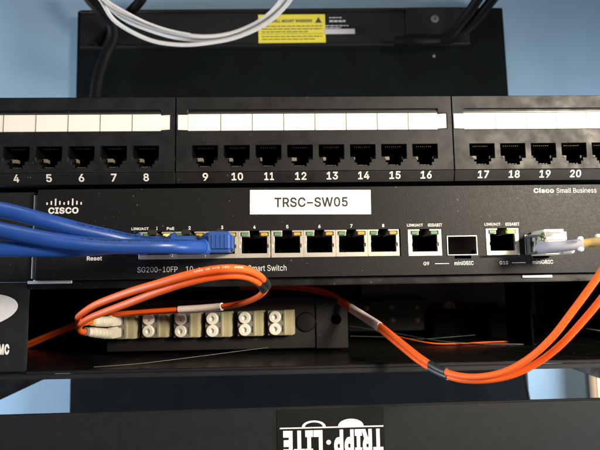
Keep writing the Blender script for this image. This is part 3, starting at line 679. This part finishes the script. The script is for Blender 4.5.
c = U(449, 307.5, 131); MB().lathe((c.x, 132, c.z), (0, -1, 0), [(0, 4.6), (3, 4.6), (3.6, 3.6), (3.6, 2.2), (1, 2)]).build('grommet', M['grom'], rw2)
a, b_ = U(432, 310.5, 110), U(524, 340, 110)
MB().box(a.x, b_.x, 110, 130, b_.z-8, a.z, bev=.6).build('inner_box', M['void'], t)
a, b_ = U(345, 301, 118), U(431, 330, 118)
ib = MB().box(a.x-4, b_.x, 118, 130, b_.z, a.z, bev=.6).build('splice_holder', M['dark'], t)
for px, py in ((391, 307), (416.5, 307), (392, 320), (417, 320), (366, 308)):
    c = U(px, py, 117.6); MB().lathe((c.x, 118, c.z), (0, -1, 0), [(0, 2.2), (.8, 2.2), (1.4, 1.2)]).build('rivet', M['tan'], ib)
a, b_ = U(513.5, 284, 96), U(533, 300, 96)
tb = MB().box(a.x, b_.x, 96, 99, b_.z, a.z, bev=.8).build('hinge_tab', M['dark'], t)
c = U(521.5, 291, 95.5); MB().lathe((c.x, 96, c.z), (0, -1, 0), [(0, 2), (.7, 1.8), (1, .8)]).build('rivet', M['coat'], tb)
a, b_ = U(523.8, 301, 95), U(528.5, 312, 95)
MB().prism([(a.x, a.z), (b_.x, a.z), (b_.x, a.z-2.2), (b_.x-.8, a.z-2.4), (b_.x-1.0, b_.z), (a.x+.2, b_.z)], 94, 96, bev=.15).build('catch', M['sleeve'], t)
a, b_ = U(531, 290, 60), U(532.5, 346, 60)
MB().box(a.x, b_.x, 60, 96, b_.z, -48.9).build('divider_plate', M['void'], t, smooth=False)
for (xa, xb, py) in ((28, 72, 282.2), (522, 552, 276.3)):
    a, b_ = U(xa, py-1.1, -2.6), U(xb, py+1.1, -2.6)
    MB().box(a.x, b_.x, -3.1, -2.45, b_.z, a.z, bev=.12, seg=1).build('gap_glint', M['emblem'], t)  # pale bars added as light glinting in the gap under the switch

# adapter bracket
BY = 50
bk = MB().box(-116, 1.2, BY, BY+1.6, -85.6, -57.6, bev=.3)
bk.build('adapter_bracket', M['bracket'], t)
bk2 = MB(); ring = []
fx0, fx1, fz0, fz1, hx, hz, hr = 1.6, 19.6, -85.9, -57.9, 12.9, -69.9, 2.9
angs = sorted([2*math.pi*k/40 for k in range(40)]+[math.atan2(z-hz, x-hx) % (2*math.pi) for x in (fx0, fx1) for z in (fz0, fz1)])
for a in angs:
    ca, sa = math.cos(a), math.sin(a)
    k = min(((fx1 if ca > 0 else fx0)-hx)/ca if abs(ca) > 1e-6 else 1e9, ((fz1 if sa > 0 else fz0)-hz)/sa if abs(sa) > 1e-6 else 1e9)
    ring.append([bk2.bm.verts.new(p) for p in ((hx+hr*ca, BY-1.2, hz+hr*sa), (hx+k*ca, BY-1.2, hz+k*sa), (hx+k*ca, BY+1, hz+k*sa), (hx+hr*ca, BY+1, hz+hr*sa))])
for a, b_ in zip(ring, ring[1:]+ring[:1]):
    for k in range(4): bk2.bm.faces.new((a[k], b_[k], b_[(k+1) % 4], a[(k+1) % 4]))
bk2.build('bracket_flange', M['bracket'], t, bevel=.2)
c = U(306, 322, BY-1); MB().lathe((c.x, BY+.2, c.z), (0, -1, 0), [(0, 5.6), (1.0, 5.6), (1.6, 5.0), (1.8, 3.0)]).build('push_rivet', M['dark'], t)

ANG = math.radians(15)
NRM = Vector((-math.sin(ANG), -math.cos(ANG), 0))
def adapter_at(cx, cy, cz):
    """duplex adapter, its face turned to the left"""
    C = Vector((cx, cy, cz)); RZ = Matrix.Rotation(-ANG, 3, 'Z')
    ad = MB().box(-4.7, 4.7, .3, 15, -6.7, 6.7, bev=.35).box(3.5, 8.3, 2.4, 9.5, -6.9, 6.9, bev=.3)
    ad.rot(-ANG, 'Z', (0, 0, 0))
    ad = ad.build('fibre_adapter', M['beige'], t, loc=C)
    f = MB().relief([-4.7, 4.7, 3.2, 4.0, -3.9, -3.2], [-6.7, 6.7, 4.9, 1.3, -1.3, -4.9],
                    lambda x, z: .25 if (x > 3.2 and x < 4.0 and 1.3 < abs(z) < 4.9) else (-.7 if True else 0), .29)
    f.rot(-ANG, 'Z', (0, 0, 0)); bmesh.ops.translate(f.bm, verts=f.bm.verts[:], vec=C)
    f.build('adapter_face', M['face'], ad)
    return ad, C
def dust_caps(ad, C):
    for s in (-1, 1):
        c = C+Vector((-.5*math.cos(ANG), .5*math.sin(ANG), s*3.3))
        MB().lathe(c-NRM*(-.75), NRM, [(0, 3.3), (1.0, 3.3), (1.3, 3.05), (1.3, 1.45), (.1, 1.25)], seg=28).build('dust_cap', M['cap'], ad)
PX = [149.8+31.6*k for k in range(5)]
PYC = [325, 325, 325, 324, 322.5]
PXS = [150.5, 182.5, 214.0, 246.3, 276.5]
first, CF = adapter_at(*U(PXS[0], 325.0, 42)); dust_caps(first, CF)
for k in range(1, 5):
    p = U(PXS[k], (325, 325, 324.6, 323.6, 322.8)[k], 42)
    copy_part(first, t, p-CF)
ad0, C0 = adapter_at(*U(118, 326.5, 42))

# ================================================================== ORANGE FIBRE CORDS
oc = thing('fibre_patch_cord', 'orange duplex fibre cord looping from ivory connectors at left, in front of the tray', 'fibre cord', (C0.x, C0.y, C0.z), 'orange fibre cords')
ends = []
for s in (1, -1):
    c = C0+Vector((0, 0, s*3.2))
    b = MB().box(-2.5, 2.5, -9, .2, -2.5, 2.5, bev=.4).box(-1.0, 1.0, -8, -1.0, 2.45, 3.2, bev=.2)
    b.rot(-ANG, 'Z', (0, 0, 0)); bmesh.ops.translate(b.bm, verts=b.bm.verts[:], vec=c)
    cn = b.build('connector', M['lcw'], oc)
    e = (U(91.5, 321.5, 20), U(85.5, 331.5, 19))[0 if s > 0 else 1]
    st_ = c+NRM*8.6; d = (e-st_).normalized(); ln_ = (e-st_).length
    prof = [(0, 2.6), (1, 2.75)]
    kk = (ln_-5)/5
    for k in range(5): prof += [(1.5+k*kk, 2.75-k*.06), (1.5+k*kk+kk*.6, 2.75-k*.06), (1.51+k*kk+kk*.6, 2.45-k*.06), (1.5+k*kk+kk*.95, 2.45-k*.06)]
    prof += [(ln_-3.2, 2.4), (ln_-3, 2.1), (ln_-.4, 2.0), (ln_, 1.7)]
    MB().lathe(st_, d, prof, seg=24).build('boot', M['lcw'], cn)
    ends.append((e, d))
# ring clip seen round the upper boot
for s, (p, d) in zip((1, -1), ends):
    b = MB().lathe(p-d*.4, d, [(-.6, 2.2), (.6, 2.2), (.9, 1.9), (.9, 1.4)], seg=24).build('boot_end', M['yellowc'] if s > 0 else M['face'], oc)
def strand_path(off, s):
    """s: 0 upper strand, 1 lower strand"""
    e, d = ends[s]
    path = [e-d*2, e+d*.8]
    up = [[(86.5,322.8,17),(80.6,322.8,10),(78,318,2),(83.5,312.5,-7),(98,303.8,-23),(128,292.6,-40),(155,284.6,-51),(180,277.2,-58),(203,271.6,-62),(225,268.6,-64),(245,269.6,-61),(258,275,-54),(264.3,281.5,-46)],
          [(82.5,332.2,17),(79.4,330,11),(79.8,325.5,4),(88,319,-8),(103,312.5,-18),(128,303.2,-34),(155,292.8,-47),(182,283.8,-55),(205,278,-59),(228,275.2,-60),(247,276.8,-56),(261,284.5,-46)]][s]
    lo = [[(266.5,288,-30),(259,296,-10),(243,302.5,6),(222,306.2,16),(198,308.2,22),(170,309.8,26),(140,312,30),(112,314.5,36),(86,320,60),(58,330.5,84),(28,343,92),(-30,368,96)],
          [(263,292,-28),(254,299,-8),(238,304.6,8),(220,307.4,18),(198,309.6,25),(170,311.5,29),(140,313.2,33),(112,316,39),(86,322.5,63),(58,333.5,87),(28,346.5,95),(-30,372,99)]][s]
    return path+[U(*p) for p in up]+[U(*p) for p in lo]
JR = lambda f: 1.22+.4*math.sin(math.pi*min(1, f/.62))**1.2
sp0, sp1 = spline(strand_path(0, 0), 10), spline(strand_path(0, 1), 10)
s0 = MB().tube(sp0, JR, seg=14).build('strand', M['orange'], oc)
marks(sp0, 1.6, 96, 118, s0, M['printpale'], (0, -.9, .3), .7, .4)
MB().tube(sp1, JR, seg=14).build('strand', M['orange'], oc)
def sleeve(strands, a, b, r, m, name, parent):
    """tubing shrunk over both strands between the path points nearest to a and b"""
    mb = MB()
    for sp in strands:
        ia = min(range(len(sp)), key=lambda k: (sp[k]-a).length); ib = min(range(len(sp)), key=lambda k: (sp[k]-b).length)
        mb.tube(sp[min(ia, ib):max(ia, ib)+1], r, seg=18)
    return mb.build(name, m, parent)
sleeve((sp0, sp1), U(222,306.8,17), U(181,310.4,27), 1.75, M['sleeve'], 'marker_sleeve', oc)
sleeve((sp0, sp1), U(262,281,-49), U(265.6,287.5,-36), 1.85, M['tie'], 'tie_sleeve', oc)

rc = thing('fibre_patch_cord', 'orange duplex fibre cord sweeping from behind the bracket down and up to the right edge', 'fibre cord', U(480, 379, -45), 'orange fibre cords')
ra = [(240,286.5,66),(275,285.5,64),(305,287.2,60),(330,293,56),(351,306.5,38),(366,316,26),(380,325,12),(400,341,-6),(420,357,-22),(440,369.5,-34),(460,375.8,-43),(482,376.5,-50),(506,371,-56),(530,357.5,-62),(552,337.5,-67),(572,312,-71),(592,285,-74),(612,256,-76),(650,203,-79)]
rb = [(240,288.5,68),(275,287.5,66),(304,289.4,62),(328,295.5,58),(349,309,40),(363.5,318.5,28),(377.5,328,14),(398,344.5,-4),(418,360.5,-20),(438,372.3,-32),(459,379.3,-41),(484,380.4,-48),(511,375.4,-54),(537,363,-59),(560,345.5,-64),(582,322,-68),(602,298,-71),(624,269,-73),(666,215,-76)]
sa, sb = (spline([U(*p) for p in q], 10) for q in (ra, rb))
for q in (sa, sb): MB().tube(q, 1.25, seg=14).build('strand', M['orange'], rc)
sleeve((sa, sb), U(351,306.5,38), U(378,325.5,12), 1.5, M['sleeve'], 'marker_sleeve', rc)
sleeve((sa, sb), U(430,365,-28), U(446,373,-37), 1.55, M['tie'], 'tie_sleeve', rc)

# loose bare fibres on the tray floor
def fib(name, lab, pts, r, m): cable(name, lab, 'fibre', pts, r, m, 'loose fibres on the tray floor')
fib('loose_fibre', 'thin pale fibre lying across the tray floor below the ivory adapters', [(94,367,3),(140,363.5,12),(190,357.5,24),(240,351,36),(268,347.5,44)], .17, M['fibre'])
fib('loose_fibre', 'thin orange fibre lying on the tray floor at the right of the bracket', [(395,336,86),(430,343,70),(460,343.5,70),(490,342,74),(515,341.5,80)], .42, M['orange'])
fib('loose_fibre', 'thin grey fibre lying on the tray floor beside the thin orange one', [(350,326,96),(400,334,90),(440,341,72),(480,343.5,66),(520,344.2,66),(536,344.5,66)], .24, M['fibre'])
fib('loose_fibre', 'thin green fibre arching behind the orange cord at the right of the bracket', [(350,336,88),(385,337,88),(420,339,84),(450,337,84),(475,335,88)], .2, mat('fibre_green', (.05, .08, .06), .4))

# ================================================================== LOWER POWER UNIT
t = thing('power_unit', 'black power unit at the bottom with an upside down white brand sticker', 'power unit', (0, 60, -200))
b = MB().box(-241, 241, -.0, 3, -196, -107.0, bev=.8, seg=3).rot(math.radians(-.28), 'Y', (0, 0, -107))
b.build('front_panel', M['coat'], t)
MB().box(-215, 215, 3.2, 24, -194, -114).build('chassis', M['gloss'], t, smooth=False)
DC = (-.6)
dz = lambda x: -107.4-(x)*.0049
dc = MB().box(-20.6, 29.7, -.35, -.02, -136.5, -108.1).rot(math.radians(-.28), 'Y', (0, 0, -107)).build('brand_sticker', mat('sticker_black', (.007, .007, .007), .35), t, smooth=False)
TL = -.36
text('brand_lettering', 'TRIPP', 5.9, 29.0, -128.9, -117.6, TL, M['white'], dc, bold=.055, turn=True)
text('brand_lettering', 'LITE', -17.8, 0.6, -128.9, -117.6, TL, M['white'], dc, bold=.055, turn=True)
MB().lathe((3.4, TL, -123.2), (0, -1, 0), [(0, 1.1), (.06, 1.1)]).build('brand_dot', M['white'], dc)
MB().box(-19.3, 29.3, TL-.06, TL, -116.75, -116.15, ).build('brand_rule', M['white'], dc, smooth=False)
def arc(cx, hw, h, inner):
    o_ = [(cx+hw*math.cos(a), -116.1+h*math.sin(a)) for a in [math.pi*k/24 for k in range(25)]]
    if inner: o_ += [(cx+(hw-1.4)*math.cos(a), -116.1+(h-.85)*math.sin(a)) for a in [math.pi*k/24 for k in range(24, -1, -1)]]
    b = bmesh.new(); mb = MB()
    if not inner: mb.prism(o_, TL-.06, TL)
    else:
        n = 25; 
        for k in range(24): mb.prism([o_[k], o_[k+1], o_[2*n-2-k], o_[2*n-1-k]], TL-.06, TL)
    b.free(); mb.build('brand_arc', M['white'], dc, smooth=False)
arc(-3.4, 5.6, 2.9, True); arc(14.0, 6.0, 3.3, False)
